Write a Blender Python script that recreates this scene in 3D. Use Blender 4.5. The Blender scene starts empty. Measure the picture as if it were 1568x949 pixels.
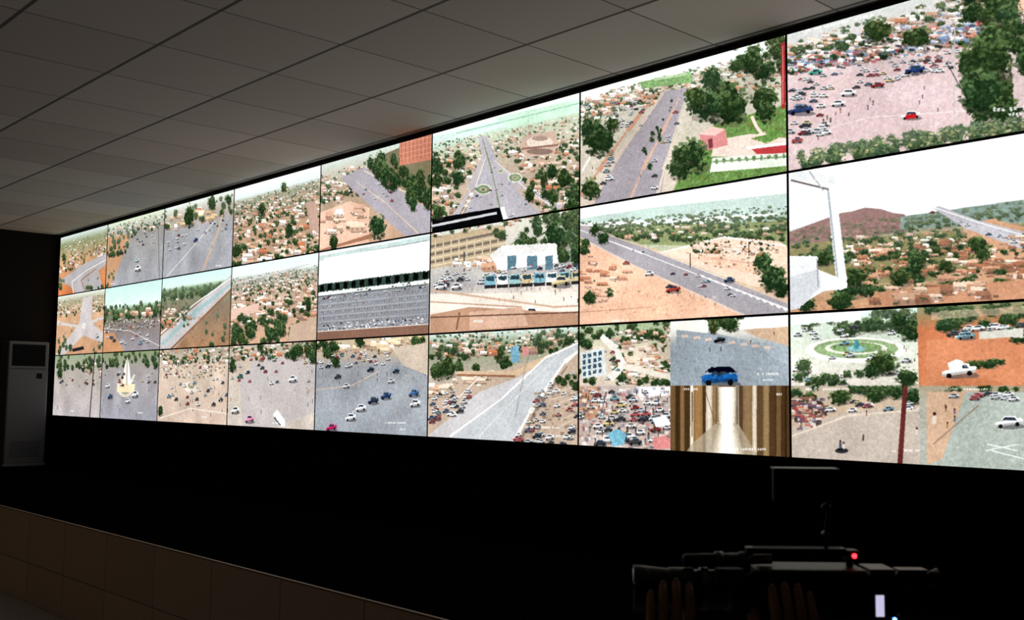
import bpy, bmesh, math, numpy as np
from mathutils import Matrix, Vector
scn=bpy.context.scene
scn.view_settings.view_transform='Standard'
scn.view_settings.look='None'
# ------------------------------------------------------------------ constants
PW,PH,ZB,NC=1.21,0.60347,1.06,9
F,YAW,PITCH,ROLL=1593.08,0.81853,0.08253,0.0108
CX,CY,CZ=10.85614,-3.83501,ZB+0.24583
ZT=ZB+3*PH
ZC=ZT+0.03
YS=-1.51; ZS=0.541
def rotm(yaw,pitch,roll):
    cz,sz=math.cos(yaw),math.sin(yaw); a=math.pi/2+pitch
    cx,sx=math.cos(a),math.sin(a); cr,sr=math.cos(roll),math.sin(roll)
    return np.array([[cz,-sz,0],[sz,cz,0],[0,0,1]])@np.array([[1,0,0],[0,cx,-sx],[0,sx,cx]])@np.array([[cr,-sr,0],[sr,cr,0],[0,0,1]])
RM=rotm(YAW,PITCH,ROLL)
# ------------------------------------------------------------------ footage painter (picture shown on the flat screens)
rng=np.random.default_rng(11)
Q,P=640,324
W,Hh=Q*NC,P*3
C=np.zeros((Hh,W,3),np.float32)
def smooth(a,steps):
    for s in steps:
        for ax_ in (0,1): a=(a+np.roll(a,s,ax_)+np.roll(a,-s,ax_))/3
    return a
def cn(k,steps):
    a=np.kron(rng.normal(0,1,(Hh//k+1,W//k+1)),np.ones((k,k)))[:Hh,:W].astype(np.float32)
    a=smooth(a,steps);return a/a.std()
N1=smooth(rng.normal(0,1,(Hh,W)).astype(np.float32),(1,));N1/=N1.std()
N3=cn(3,(1,2));N8=cn(8,(1,2,4));N40=cn(40,(8,16,24))
N=N1*.15+N3*.12+N8*.16+N40*.5
def PT(p):
    p=np.asarray(p,float)
    d=np.stack([(p[:,0]-784)/F,-(p[:,1]-474.5)/F,-np.ones(len(p))],1)@RM.T
    t=-CY/d[:,1]
    return np.stack([(CX+t*d[:,0])/PW*Q,(ZT-(CZ+t*d[:,2]))/PH*P],1)
def S(u,v):
    X=np.array([(cell[0]+u*(cell[1]-cell[0]))*PW,0,ZT-(cell[2]+v*(cell[3]-cell[2]))*PH])-np.array([CX,CY,CZ])
    L=X@RM
    return (784+F*L[0]/-L[2],474.5-F*L[1]/-L[2])
def RR(u0,v0,u1,v1): return [S(u0,v0),S(u1,v0),S(u1,v1),S(u0,v1)]
cell=(0,1,0,1);clip=(0,Q,0,P);ax=1.
def setcell(c,r,u0=0,u1=1,v0=0,v1=1):
    global cell,clip,ax
    cell=(c+u0,c+u1,r+v0,r+v1)
    clip=(int(cell[0]*Q),int(cell[1]*Q),int(cell[2]*P),int(cell[3]*P))
    a=S(0,.5);b=S(1,.5);t=S(.5,0);d=S(.5,1)
    ax=((b[0]-a[0])/(d[1]-t[1]))/((u1-u0)/(v1-v0)*1.75)
def poly(pts,col,amp=.04,al=1.):
    p=PT(pts); n=len(p)
    x0=max(clip[0],int(p[:,0].min()));x1=min(clip[1],int(p[:,0].max())+2)
    y0=max(clip[2],int(p[:,1].min()));y1=min(clip[3],int(p[:,1].max())+2)
    if x1<=x0 or y1<=y0: return
    X=np.arange(x0,x1)+.5;Y=(np.arange(y0,y1)+.5)[:,None]
    m=np.zeros((y1-y0,x1-x0),bool)
    for i in range(n):
        axx,ay=p[i-1];bx,by=p[i]
        if ay==by: continue
        m^=((ay>Y)!=(by>Y))&(X<(bx-axx)*(Y-ay)/(by-ay)+axx)
    reg=C[y0:y1,x0:x1]
    t=np.array(col,np.float32)*(1+amp*N[y0:y1,x0:x1,None])
    reg[m]=reg[m]*(1-al)+t[m]*al
def base(stops,amp=.06):
    x0,x1,y0,y1=clip
    v=(np.arange(y0,y1)-y0)/(y1-y0)
    vs=[s[0] for s in stops]
    col=np.stack([np.interp(v,vs,[s[1][k] for s in stops]) for k in range(3)],1)[:,None,:]
    C[y0:y1,x0:x1]=col*(1+amp*N[y0:y1,x0:x1,None]*np.clip((v-.1)*4,.15,1)[:,None,None])
def line(pts,w,col,amp=.03,al=1.):
    for (a,b) in zip(pts[:-1],pts[1:]):
        dx,dy=b[0]-a[0],b[1]-a[1];l=math.hypot(dx,dy)+1e-6
        w0,w1=(w if isinstance(w,tuple) else (w,w))
        nx,ny=-dy/l/2,dx/l/2
        poly([(a[0]+nx*w0,a[1]+ny*w0),(b[0]+nx*w1,b[1]+ny*w1),(b[0]-nx*w1,b[1]-ny*w1),(a[0]-nx*w0,a[1]-ny*w0)],col,amp,al)
def blob(x,y,rx,ry,col,k=10,jag=.25,al=1.,amp=.05):
    a=np.linspace(0,2*math.pi,k,endpoint=False);r=1+rng.uniform(-jag,jag,k)
    poly(np.stack([x+np.cos(a)*r*rx,y+np.sin(a)*r*ry],1),col,amp,al)
def ell(x,y,rx,ry,col,al=1.): blob(x,y,rx*ax,ry,col,14,0,al)
G_D=(42,56,46);G_M=(76,94,70);G_L=(124,142,108)
def mix(a,b,t): return tuple(a[i]*(1-t)+b[i]*t for i in range(3))
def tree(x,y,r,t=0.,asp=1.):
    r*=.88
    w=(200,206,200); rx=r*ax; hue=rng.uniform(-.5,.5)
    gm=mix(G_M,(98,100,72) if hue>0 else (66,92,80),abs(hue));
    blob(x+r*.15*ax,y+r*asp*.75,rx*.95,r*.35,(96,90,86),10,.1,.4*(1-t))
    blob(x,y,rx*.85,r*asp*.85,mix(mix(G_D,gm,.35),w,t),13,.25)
    if r<3: return
    n=int(min(150,8+r*3.6))
    for i in range(n):
        a=rng.uniform(0,6.28);q=math.sqrt(rng.uniform(0,1))*1.08
        bx=x+math.cos(a)*q*rx;by=y+math.sin(a)*q*r*asp
        lit=rng.uniform(0,1)*.7-.5*(by-y)/(r*asp)+.12
        c=mix(G_D,gm,min(1,max(0,lit*1.6)));c=mix(c,G_L,min(1,max(0,lit*1.2-.55)))
        s=r*rng.uniform(.06,.14)+.5
        blob(bx,by,s*ax,s*.8,mix(c,w,t),6,.4,.7)
def pick(q,s,t):
    q=np.asarray(q,float);return (q[0]*(1-s)+q[1]*s)*(1-t)+(q[3]*(1-s)+q[2]*s)*t
def scat(q,n):
    ts=np.sort(rng.uniform(0,1,n))
    for t in ts:
        s=rng.uniform(0,1);p=pick(q,s,t);yield p[0],p[1],t
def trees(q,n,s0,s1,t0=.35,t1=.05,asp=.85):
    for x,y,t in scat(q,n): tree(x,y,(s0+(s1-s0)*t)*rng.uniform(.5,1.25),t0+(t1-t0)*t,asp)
HP=[(242,238,234),(228,214,204),(212,188,170),(200,166,146),(220,204,194),(248,248,248),(190,172,162),(178,148,132),(162,142,132),(186,132,108)]
def house(x,y,s,t=0.,pal=HP):
    c=pal[rng.integers(len(pal))];w=s*ax*rng.uniform(.6,1.5);h=s*rng.uniform(.3,.65)
    k=rng.uniform(-.25,.25)*h
    poly([(x-w*.8,y+h*.8),(x+w*1.15,y+h*.8+k),(x+w*1.15,y+h*1.25),(x-w*.8,y+h*1.25)],(112,96,88),.1,.6*(1-t))
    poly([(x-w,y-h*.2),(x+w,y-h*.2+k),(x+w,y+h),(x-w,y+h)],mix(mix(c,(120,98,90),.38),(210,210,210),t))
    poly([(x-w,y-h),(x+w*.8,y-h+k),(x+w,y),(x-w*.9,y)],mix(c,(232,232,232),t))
    if s>5:
        for i in range(3):
            xx=x-w*.7+i*w*.6;poly([(xx,y+h*.2),(xx+w*.2,y+h*.2),(xx+w*.2,y+h*.7),(xx,y+h*.7)],mix((90,80,82),c,.4))
    for i in range(2):
        xx=x+rng.uniform(-1.4,1.4)*w;yy=y+rng.uniform(-.5,1.4)*h;q=s*.22
        poly([(xx,yy),(xx+q*ax*2,yy),(xx+q*ax*2,yy+q),(xx,yy+q)],mix([(90,82,80),(240,236,232),(70,86,66)][rng.integers(3)],(190,190,190),t*.7),0,.7)
def houses(q,n,s0,s1,t0=.3,t1=0.,pal=HP):
    for x,y,t in scat(q,int(n*1.2)): house(x,y,(s0+(s1-s0)*t)*rng.uniform(.5,1.15),t0+(t1-t0)*t,pal)
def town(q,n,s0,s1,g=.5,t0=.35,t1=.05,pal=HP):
    for x,y,t in scat(q,int(n*2.6)):
        s=(s0+(s1-s0)*t)*rng.uniform(.4,1.);k=t0+(t1-t0)*t
        if rng.uniform()<g*.8: tree(x,y,s*.95,k,.7)
        else: house(x,y,s*.95,k,pal)
CP=[(240,242,244)]*6+[(200,204,208)]*3+[(66,70,80),(96,108,130),(140,70,72),(206,192,150),(76,78,82),(130,160,172),(170,100,104)]
def car(x,y,s,col=None,sk=.15):
    c=col if col is not None else CP[rng.integers(len(CP))];w=s*ax
    if s<2.2:
        poly([(x-w,y-s*.4),(x+w,y-s*.4),(x+w,y+s*.4),(x-w,y+s*.4)],c,0);return
    k=sk*s
    blob(x+.1*w,y+s*.42,w*1.1,s*.25,(90,90,96),10,.05,.65)
    poly([(x-w,y+k),(x-w*.8,y-s*.1+k),(x+w*.85,y-s*.15-k),(x+w,y-k),(x+w,y+s*.3-k),(x-w,y+s*.35+k)],c,.02)
    poly([(x-w,y+s*.15+k),(x+w,y+s*.12-k),(x+w,y+s*.3-k),(x-w,y+s*.35+k)],mix(c,(50,50,56),.35),.02)
    poly([(x-w*.6,y-s*.1),(x-w*.35,y-s*.45),(x+w*.45,y-s*.45),(x+w*.7,y-s*.1)],mix(c,(235,240,242),.3),.02)
    poly([(x-w*.5,y-s*.08),(x-w*.32,y-s*.34),(x+w*.4,y-s*.34),(x+w*.58,y-s*.08)],(66,74,86),.02)
    for d in (-.6,.6): ell(x+d*w,y+s*.34-d*k,s*.15,s*.17,(40,40,44))
def cars(q,n,s0,s1,sk=.15):
    for x,y,t in scat(q,n): car(x,y,(s0+(s1-s0)*t)*rng.uniform(.65,1.),None,sk)
def person(x,y,s):
    s*=.55
    c=[(70,64,70),(206,202,198),(126,90,90),(90,98,120),(150,130,108),(60,58,62),(110,102,100)][rng.integers(7)]
    poly([(x-s*.2*ax,y-s*.3),(x+s*.2*ax,y-s*.3),(x+s*.2*ax,y+s*.7),(x-s*.2*ax,y+s*.7)],c,0,.75)
    ell(x,y-s*.5,s*.17,s*.2,(76,58,54))
def people(q,n,s0,s1):
    for x,y,t in scat(q,int(n*.45)): person(x,y,s0+(s1-s0)*t)
def specks(q,n,s,pal,al=.7):
    for x,y,t in scat(q,n):
        c=pal[rng.integers(len(pal))];w=s*ax*rng.uniform(.4,1.3);h=s*rng.uniform(.3,.8)
        poly([(x-w,y-h),(x+w,y-h*.8),(x+w,y+h),(x-w,y+h)],c,.03,al)
def text(x,y,n,s=2.2,k=0.):
    s*=.8
    for i in range(n):
        if rng.uniform()<.17: continue
        xx=x+i*s*1.5*ax;yy=y+k*i*s*1.5
        poly([(xx,yy),(xx+s*ax,yy),(xx+s*ax,yy+s*1.5),(xx,yy+s*1.5)],(246,246,246),0,.75)
        poly([(xx+s*.35*ax,yy+s*.4),(xx+s*.6*ax,yy+s*.4),(xx+s*.6*ax,yy+s*1.1),(xx+s*.35*ax,yy+s*1.1)],(150,150,155),0,.6)
ROAD=(160,160,168);SKY=(226,236,240);CITY=[(70,84,72),(110,90,84),(236,236,236),(186,160,144),(70,74,80),(140,150,132)]
# ===== row 0
setcell(0,0);base([(0,(205,215,218)),(.15,(140,148,124)),(.5,(186,154,128)),(1,(186,126,96))])
town(RR(0,.1,1,.6),120,2,5,.6);poly([S(0,.75),S(.5,.55),S(1,.45),S(1,.62),S(.85,.7),S(.95,1),S(.4,1),S(.25,.85)],(172,170,174))
line([S(.35,1),S(.3,.8),S(.6,.66),S(1,.55)],1,(225,225,225));line([S(.6,1),S(.5,.8),S(.8,.66)],1.4,(150,120,100));trees(RR(0,.7,.2,.85),8,4,7);trees(RR(.6,.8,1,1),10,3,6);tree(*S(.1,.35),8)
setcell(1,0);base([(0,(205,215,200)),(.25,(150,150,150)),(1,(162,164,172))])
town(RR(0,.05,1,.28),60,3,6,.75);poly([S(0,.2),S(.45,.25),S(.1,1),S(0,1)],(182,152,130));trees(RR(0,.15,.4,.5),22,4,7);trees(RR(0,.75,.15,1),8,4,6)
cars(RR(.3,.25,.9,.45),14,3,4);car(*S(.28,.5),6,(60,60,66));car(*S(.58,.78),10,(246,248,250));car(*S(.56,.66),6,(190,215,230));people(RR(0,.5,.9,1),14,4,6)
line([S(.9,.2),S(.95,1)],1.2,(120,120,124));text(*S(.08,.93),9,1.6)
setcell(2,0);base([(0,(215,223,221)),(.2,(170,164,156)),(.4,(160,162,168)),(1,(164,166,174))])
houses(RR(0,.12,.8,.32),34,5,8,.1,0,[(222,204,174),(236,230,224),(180,120,110),(210,190,160)]);trees(RR(0,.05,1,.3),22,5,8);tree(*S(.38,.2),17,0,1.2);tree(*S(.7,.1),13,.1);tree(*S(.93,.12),9)
cars(RR(0,.38,.35,.62),12,4,6);cars(RR(.3,.35,1,.5),14,3,5);car(*S(.49,.55),7,(60,80,130));line([S(.05,1),S(.6,.5),S(.75,.35)],1.,(205,205,205));line([S(.6,1),S(.8,.5),S(.85,.3)],3,(186,170,156))
people(RR(.2,.4,1,.7),16,4,5);text(*S(.78,.94),8,1.8)
setcell(3,0);base([(0,SKY),(.14,(210,218,218)),(.2,(150,156,142)),(.6,(176,152,136)),(1,(186,164,146))])
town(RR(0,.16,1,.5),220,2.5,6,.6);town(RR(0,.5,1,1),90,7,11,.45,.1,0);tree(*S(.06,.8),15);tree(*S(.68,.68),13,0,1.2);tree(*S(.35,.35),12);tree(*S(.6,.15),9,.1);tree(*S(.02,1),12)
poly([S(.85,.4),S(.95,.4),S(1,.8),S(.9,.7)],(180,158,150))
setcell(4,0);base([(0,(200,210,208)),(.3,(170,158,144)),(1,(186,162,146))])
town(RR(0,.12,.6,.45),80,5,8,.6)
poly([S(.2,.22),S(.42,.16),S(.6,.35),S(.85,.62),S(1,.78),S(1,1),S(.8,1),S(.5,.62)],(166,163,172))
line([S(.35,.3),S(.62,.6),S(.9,.98)],(1,2.5),(196,184,172));line([S(.42,.2),S(.75,.5),S(1,.72)],(1.5,2),(212,204,196))
poly([S(.5,.1),S(1,.0),S(1,.7),S(.7,.4)],(130,124,108));trees([S(.45,.1),S(.85,.05),S(1,.75),S(.62,.35)],46,9,14,.05,0,1.2)
poly([(613,206),(664,194),(664,244),(613,254)],(184,136,122));
for i in range(9):
    line([(616+i*6,208-i*1.6),(616+i*6,248-i)],1.1,(140,96,90),0,.7)
for i in range(5): line([(613,212+i*8),(664,201+i*8)],.8,(212,174,160),0,.7)
trees(RR(.72,.45,1,.7),14,9,12,0,0,1.3)
poly([S(0,.55),S(.3,.5),S(.48,.62),S(.48,1),S(0,1)],(216,188,174));houses(RR(.02,.58,.42,.8),16,8,12,0,0,[(230,206,190),(244,232,222),(206,176,160)])
poly([S(.0,.98),S(.5,.9),S(.5,.95),S(0,1)],(160,126,110));tree(*S(.55,.83),22,0,1.);tree(*S(.15,.93),12,0,1.3);car(*S(.3,.4),5,(60,60,60));cars(RR(.35,.25,.7,.6),12,3,5)
setcell(5,0);base([(0,SKY),(.1,(196,222,214)),(.2,(186,196,180)),(.5,(180,168,156)),(1,(186,176,166))])
poly([(663,208),(735,200),(800,180),(889,150),(889,165),(663,222)],(206,222,220));poly([(760,180),(890,152),(890,172),(780,196)],(196,222,206));line([(700,204),(889,158)],2,(160,190,176))
town([(663,220),(889,176),(889,225),(663,255)],200,3,6,.6);town([(663,250),(735,240),(715,345),(663,350)],60,7,10,.55,.1,0);town([(775,225),(889,215),(889,320),(830,330)],80,7,11,.6,.1,0)
poly([(733,210),(746,208),(765,250),(800,300),(840,335),(700,352),(725,300),(742,250)],(176,174,182));line([(740,212),(755,265),(770,335)],(1,3),(130,140,122))
line([(740,240),(722,290),(690,345)],(3,12),(180,176,182));line([(755,245),(800,285),(860,320)],(3,14),(180,176,182));line([(745,240),(728,290),(700,345)],(.8,1.5),(220,216,210));line([(758,245),(810,292),(850,318)],(.8,1.5),(220,216,210))
poly([(803,208),(852,200),(856,222),(848,238),(805,240),(797,225)],(190,172,162));ell(828,218,26,10,(216,204,196));ell(828,232,26,5,(140,124,118));line([(800,228),(856,222)],3,(140,114,108));ell(828,212,16,4,(166,150,144))
for (x,y,r) in((741,290,17),(790,272,15),(768,262,6)):
    ell(x,y,r,r*.5,(206,208,202));ell(x,y,r*.8,r*.38,(130,148,122));ell(x,y,r*.45,r*.2,(176,172,160));ell(x,y,r*.2,r*.09,(96,120,90))
cars([(735,250),(770,250),(830,330),(700,345)],26,3,5);people([(700,270),(850,260),(850,330),(700,345)],20,3,5)
trees([(663,235),(715,230),(700,280),(663,290)],16,9,13,.05,0);tree(847,262,14);tree(866,272,18);tree(835,275,9);tree(812,298,13);trees([(835,295),(889,280),(889,320),(835,335)],16,10,14,0,0)
poly([(663,335),(770,317),(776,338),(663,356)],(34,36,42));line([(663,346),(762,326)],4,(190,194,198));line([(770,317),(776,338)],7,(236,236,238));tree(672,325,13)
text(845,312,11,2.6,-.12);text(870,322,5,2.4,-.1)
setcell(6,0);base([(0,(222,229,226)),(.15,(186,186,176)),(1,(196,187,179))])
poly([(889,142),(1000,112),(1205,58),(1205,75),(889,160)],(222,234,230))
town([(889,150),(1205,70),(1205,130),(889,178)],200,4,7,.6,.3,.05)
trees([(1120,70),(1205,50),(1205,110),(1130,115)],22,12,15,.1,0);tree(1150,95,20)
poly([(980,126),(1058,110),(1062,126),(985,136)],(132,160,122));poly([(1000,120),(1055,112),(1050,116),(1004,124)],(176,196,168))
poly([(1018,140),(1054,134),(1040,180),(1022,240),(1012,308),(905,320),(945,250),(985,190)],(162,158,166))
line([(1018,142),(975,200),(930,262),(905,318)],(2,7),(196,184,176));line([(1008,142),(962,200),(918,262),(889,300)],(2,8),(182,150,136))
line([(1042,150),(1014,205),(985,260),(962,316)],(1.5,6),(196,172,160));trees([(1020,150),(1035,150),(995,260),(975,260)],16,2,6,.1,0,1.3)
line([(1056,150),(1040,200),(1018,260),(1005,310)],(1.5,8),(202,194,188))
cars([(895,160),(1000,150),(970,190),(900,215)],50,4,6);town([(889,168),(955,160),(940,185),(889,190)],20,5,8,.6)
cars([(965,180),(1000,170),(940,290),(905,290)],12,4,8);cars([(1030,165),(1045,165),(1010,290),(985,290)],8,5,8)
houses([(900,150),(1000,135),(1000,150),(900,165)],20,4,6,.05,0)
poly([(1095,190),(1205,160),(1205,262),(1030,296),(1060,230)],(116,142,98))
for i in range(120):
    p=pick([(1095,190),(1205,165),(1205,250),(1060,280)],rng.uniform(),rng.uniform());blob(p[0],p[1],8,2.4,(104+rng.uniform(-16,26),134+rng.uniform(-18,20),88),7,.4,.4)
poly([(1095,215),(1150,205),(1208,212),(1208,240),(1090,240)],(216,204,197))
line([(1152,178),(1160,195),(1168,205),(1150,214)],5,(232,208,200));line([(1168,205),(1190,214),(1206,216)],5,(230,208,200));poly([(1150,212),(1200,200),(1207,205),(1175,220)],(110,140,92))
poly([(1150,226),(1207,222),(1207,235),(1160,236)],(176,86,92));poly([(1142,225),(1205,218),(1205,222),(1148,229)],(236,236,234))
poly([(1072,206),(1112,198),(1116,222),(1078,232)],(198,146,148));poly([(1072,206),(1092,194),(1112,198),(1096,208)],(226,190,186));poly([(1085,214),(1092,212),(1093,226),(1087,228)],(120,80,86))
poly([(1092,242),(1207,234),(1207,254),(1088,264)],(222,228,220));line([(1092,248),(1207,240)],2.5,(150,160,148))
for i in range(10): blob(1098+i*11.5,247-i*.9,3,4,(120,146,110),7,.3)
tree(1112,158,40,0,.92);tree(1078,160,30,0,.92);tree(1066,150,20);tree(1172,152,24);tree(1172,172,18);tree(1090,120,20,.05);tree(1060,238,32,0,.92);tree(1040,258,20);tree(1046,238,18)
tree(918,212,28,0,1.1);tree(938,190,14);tree(905,289,19);tree(900,195,15)
poly([(1197,66),(1203,64),(1204,165),(1198,167)],(150,72,76));line([(1200,70),(1200,160)],1.2,(206,150,150));line([(893,262),(905,240)],3,(220,220,215))
people([(900,200),(1000,190),(980,300),(900,300)],18,4,6);text(897,147,20,2.4,-.27)
setcell(7,0);base([(0,(200,205,205)),(.3,(200,188,190)),(1,(198,184,186))])
poly([(1207,128),(1568,60),(1668,50),(1668,190),(1568,185),(1240,232),(1207,225)],(200,184,187))
ell(1370,150,80,32,(192,176,180),.4);ell(1400,145,60,20,(202,188,192),.4);line([(1210,215),(1330,180),(1480,170)],2,(216,208,210),.04,.6)
town([(1207,85),(1668,-50),(1668,35),(1207,112)],190,7,11,.45,.15,0,[(240,240,245),(170,182,200),(130,148,174),(186,130,126),(230,222,216),(196,156,142),(250,250,250),(170,148,140)])
town([(1207,65),(1668,-60),(1668,-30),(1207,85)],70,6,10,.6,.25,.1)
specks([(1207,92),(1568,20),(1568,60),(1207,118)],340,2.8,[(70,70,82),(240,240,243),(160,90,96),(104,128,160),(150,124,114),(50,54,60)])
cars([(1210,120),(1480,75),(1480,105),(1215,150)],70,5,7);cars([(1209,150),(1268,140),(1268,208),(1209,225)],24,6,9,.1)
poly([(1496,18),(1530,5),(1530,28),(1496,40)],(196,112,108));poly([(1520,-5),(1600,-20),(1600,14),(1520,22)],(216,182,172));line([(1500,-10),(1500,40)],3,(140,96,96))
car(1227,167,17,(70,84,120));car(1402,106,14,(56,78,120));car(1396,176,13,(240,236,236));poly([(1388,176),(1404,174),(1404,181),(1388,183)],(170,60,66));car(1300,142,11,(245,245,245));car(1284,158,10,(240,240,240));car(1345,130,9,(140,70,70));car(1250,110,9,(80,160,146));car(1330,60,9)
people([(1209,130),(1500,100),(1500,160),(1209,225)],30,6,8)
for x,y in((1268,180),(1262,186),(1273,184),(1266,190),(1330,165),(1338,158),(1288,170)): person(x,y,10)
tree(1345,48,24,0,1.0);tree(1408,56,19,0,.9);tree(1392,60,13);tree(1290,70,11,.1)
trees([(1475,-20),(1520,-40),(1540,175),(1490,180)],38,14,22,0,0,1.1);trees([(1500,0),(1660,-40),(1660,130),(1530,170)],30,18,24,.05,0,1.1)
poly([(1548,80),(1668,60),(1668,160),(1555,165)],(196,182,184));tree(1512,90,38);tree(1505,140,36);tree(1540,170,24);trees([(1540,30),(1668,10),(1668,90),(1545,100)],16,16,22,0,0,1.)
line([(1458,40),(1463,40),(1462,190)],2,(180,180,182));line([(1450,95),(1475,140)],1.2,(60,60,60))
trees([(1225,232),(1668,165),(1668,190),(1225,252)],110,9,13,.3,.12,1.);specks([(1225,232),(1568,180),(1568,200),(1225,252)],160,2.6,[(186,180,150),(206,200,180),(100,120,94),(150,156,120)],.6)
text(1235,46,26,3.,-.28);text(1522,166,3,4.5,-.1);text(1548,164,4,4.5,-.1);text(1545,173,4,4,-.1)
# ===== row 1
setcell(0,1);base([(0,(215,221,219)),(.12,(160,162,142)),(.3,(190,164,142)),(1,(190,158,136))])
town(RR(0,.08,1,.35),90,2.5,5,.6);poly([S(.55,.1),S(.75,.08),S(.75,.5),S(1,.7),S(1,.85),S(.6,.7),S(.2,1),S(0,1),S(.5,.5)],(192,188,190));line([S(0,.45),S(.5,.55),S(1,.45)],4,(194,192,194));ell(*S(.6,.55),7,5,(216,216,214));cars(RR(0,.4,1,.9),18,2,4);trees(RR(0,.6,.4,.95),10,4,7);line([S(.38,.93),S(.62,.9)],5,(60,60,66));trees(RR(.7,.8,1,1),8,4,6)
setcell(1,1);base([(0,(190,216,214)),(.3,(204,222,218)),(.38,(110,128,102)),(.6,(140,132,132)),(1,(150,148,156))])
trees(RR(0,.3,1,.5),60,5,8,.2,0);houses(RR(0,.36,1,.5),14,5,7,0,0);specks(RR(0,.5,1,.68),200,2,CITY);poly([S(0,.7),S(.2,.7),S(.4,1),S(0,1)],(182,146,120));cars(RR(.05,.55,1,.9),26,4,7);line([S(.0,.62),S(.5,.7),S(1,.95)],1.,(205,205,205));people(RR(0,.55,1,.95),20,4,6);text(*S(.55,.06),8,1.5)
setcell(2,1);base([(0,(196,222,222)),(.14,(204,222,216)),(.2,(120,140,116)),(.45,(140,130,120)),(1,(162,134,114))])
trees(RR(0,.16,1,.3),70,4,7,.35,.1);poly([S(1,.1),S(1,.28),S(.22,1),S(-.02,1),S(0,.82)],(186,184,187));poly([S(1,.2),S(1,.23),S(.4,.66),S(.06,.94),S(0,.92),S(.5,.5)],(160,180,184));line([S(1,.14),S(.5,.42),S(0,.78)],1.6,(226,226,226));line([S(1,.29),S(.18,1)],3,(140,112,96))
town(RR(0,.3,.45,.7),26,5,8,.75);trees(RR(.6,.6,1,1),8,5,8);specks(RR(.4,.6,1,1),60,3,[(150,124,106),(176,150,130),(120,112,94)],.4);text(*S(.1,.08),10,1.5)
setcell(3,1);base([(0,(212,226,231)),(.13,(216,226,228)),(.2,(160,166,160)),(.5,(190,166,152)),(1,(190,164,147))])
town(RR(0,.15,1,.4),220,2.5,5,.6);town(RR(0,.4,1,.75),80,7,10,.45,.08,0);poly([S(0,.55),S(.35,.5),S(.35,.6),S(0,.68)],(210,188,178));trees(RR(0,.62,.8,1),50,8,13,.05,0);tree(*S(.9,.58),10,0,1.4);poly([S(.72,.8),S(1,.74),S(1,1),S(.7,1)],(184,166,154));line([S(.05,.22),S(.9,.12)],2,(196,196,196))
setcell(4,1);base([(0,(196,210,214)),(.04,(240,246,248)),(.38,(240,244,246)),(.4,(60,66,72)),(.5,(90,98,100)),(.52,(146,150,158)),(.92,(142,144,152)),(1,(140,116,108))],.03)
poly([(490,392),(662,360),(662,368),(490,400)],(190,205,206));line([(497,398),(655,368)],1.6,(150,158,164));poly([S(.05,.08),S(.95,.08),S(.95,.36),S(.05,.36)],(250,252,252),.01)
poly([S(0,.37),S(1,.37),S(1,.46),S(0,.46)],(70,84,80))
for i in range(13): poly([S(.02+i*.077,.38),S(.06+i*.077,.38),S(.06+i*.077,.45),S(.02+i*.077,.45)],(30,36,40))
poly([S(0,.46),S(1,.46),S(1,.5),S(0,.5)],(222,226,226));cars(RR(.02,.47,1,.54),40,3,4);people(RR(0,.48,1,.6),60,4,5)
for i in range(44):
    for j in range(5):
        a=S(.04+i*.0218,.56+j*.065);person(a[0]+rng.uniform(-1,1),a[1]+rng.uniform(-1.2,1.2),4.8)
for j in range(5): line([S(.02,.6+j*.065),S(.98,.6+j*.065)],1,(190,194,200),0,.5)
specks(RR(.05,.82,.95,.9),120,2.2,[(245,245,245),(60,60,66),(190,196,200)]);poly([S(0,.9),S(1,.9),S(1,1),S(0,1)],(136,112,104));line([S(0,.9),S(1,.9)],1.5,(210,202,198))
setcell(5,1);base([(0,(210,209,202)),(.3,(190,188,184)),(.55,(170,169,172)),(.72,(220,211,203)),(1,(200,184,172))])
poly([(660,362),(775,340),(775,392),(660,412)],(180,167,148))
for k in range(3):
    line([(660,378+k*12),(775,354+k*12)],4,(122,116,112));line([(660,384+k*12),(775,360+k*12)],1.5,(212,204,188))
for k in range(9): line([(668+k*12,366),(668+k*12,405)],2,(194,184,164))
poly([(660,350),(770,330),(775,343),(660,364)],(196,200,196));town([(660,352),(820,322),(820,340),(660,362)],26,5,7,.5)
trees([(815,325),(889,318),(889,395),(835,398)],38,12,15,.12,.03,1.1);trees([(760,350),(820,345),(820,380),(760,400)],14,9,12,.1,0);tree(850,360,22)
poly([(752,390),(770,376),(853,372),(856,402),(752,416)],(244,246,246));poly([(752,390),(770,376),(853,372),(850,384),(756,396)],(216,216,216))
for (x,w) in((778,14),(808,16),(836,12)): poly([(x,392),(x+w,391),(x+w,412),(x,414)],(104,130,144))
line([(712,420),(712,385)],2,(90,90,90))
houses([(700,395),(752,390),(752,410),(700,418)],12,7,9,0,0)
cars([(662,418),(889,400),(889,428),(662,440)],60,6,9)
for i in range(8):
    x=752+i*19;y=432-i*.9;poly([(x-9,y-10),(x+7,y-11),(x+8,y+7),(x-9,y+8)],[(130,166,180),(236,240,240),(156,186,190),(196,184,156)][i%4]);poly([(x-7,y-8),(x+6,y-9),(x+6,y-2),(x-7,y-2)],(66,84,94));poly([(x-9,y+5),(x+8,y+4),(x+8,y+9),(x-9,y+10)],(60,60,64))
car(860,430,18,(206,194,160));car(700,438,11,(245,245,245));car(676,438,12,(236,236,236))
people([(662,436),(889,424),(889,452),(662,462)],50,6,8)
poly([(660,450),(889,447),(889,476),(660,478)],(222,215,208));people([(760,450),(889,440),(889,470),(760,470)],20,7,9);line([(660,444),(850,470),(889,468)],3,(192,170,156));line([(660,462),(800,470)],2,(180,156,142));car(815,478,16,(246,246,246))
poly([(660,482),(720,470),(889,480),(889,498),(660,512)],(176,148,132));poly([(720,478),(800,470),(810,498),(720,506)],(198,172,158));line([(660,486),(889,478)],2,(110,88,82));line([(700,505),(705,478)],3,(130,106,96));text(727,490,5,3)
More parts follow.
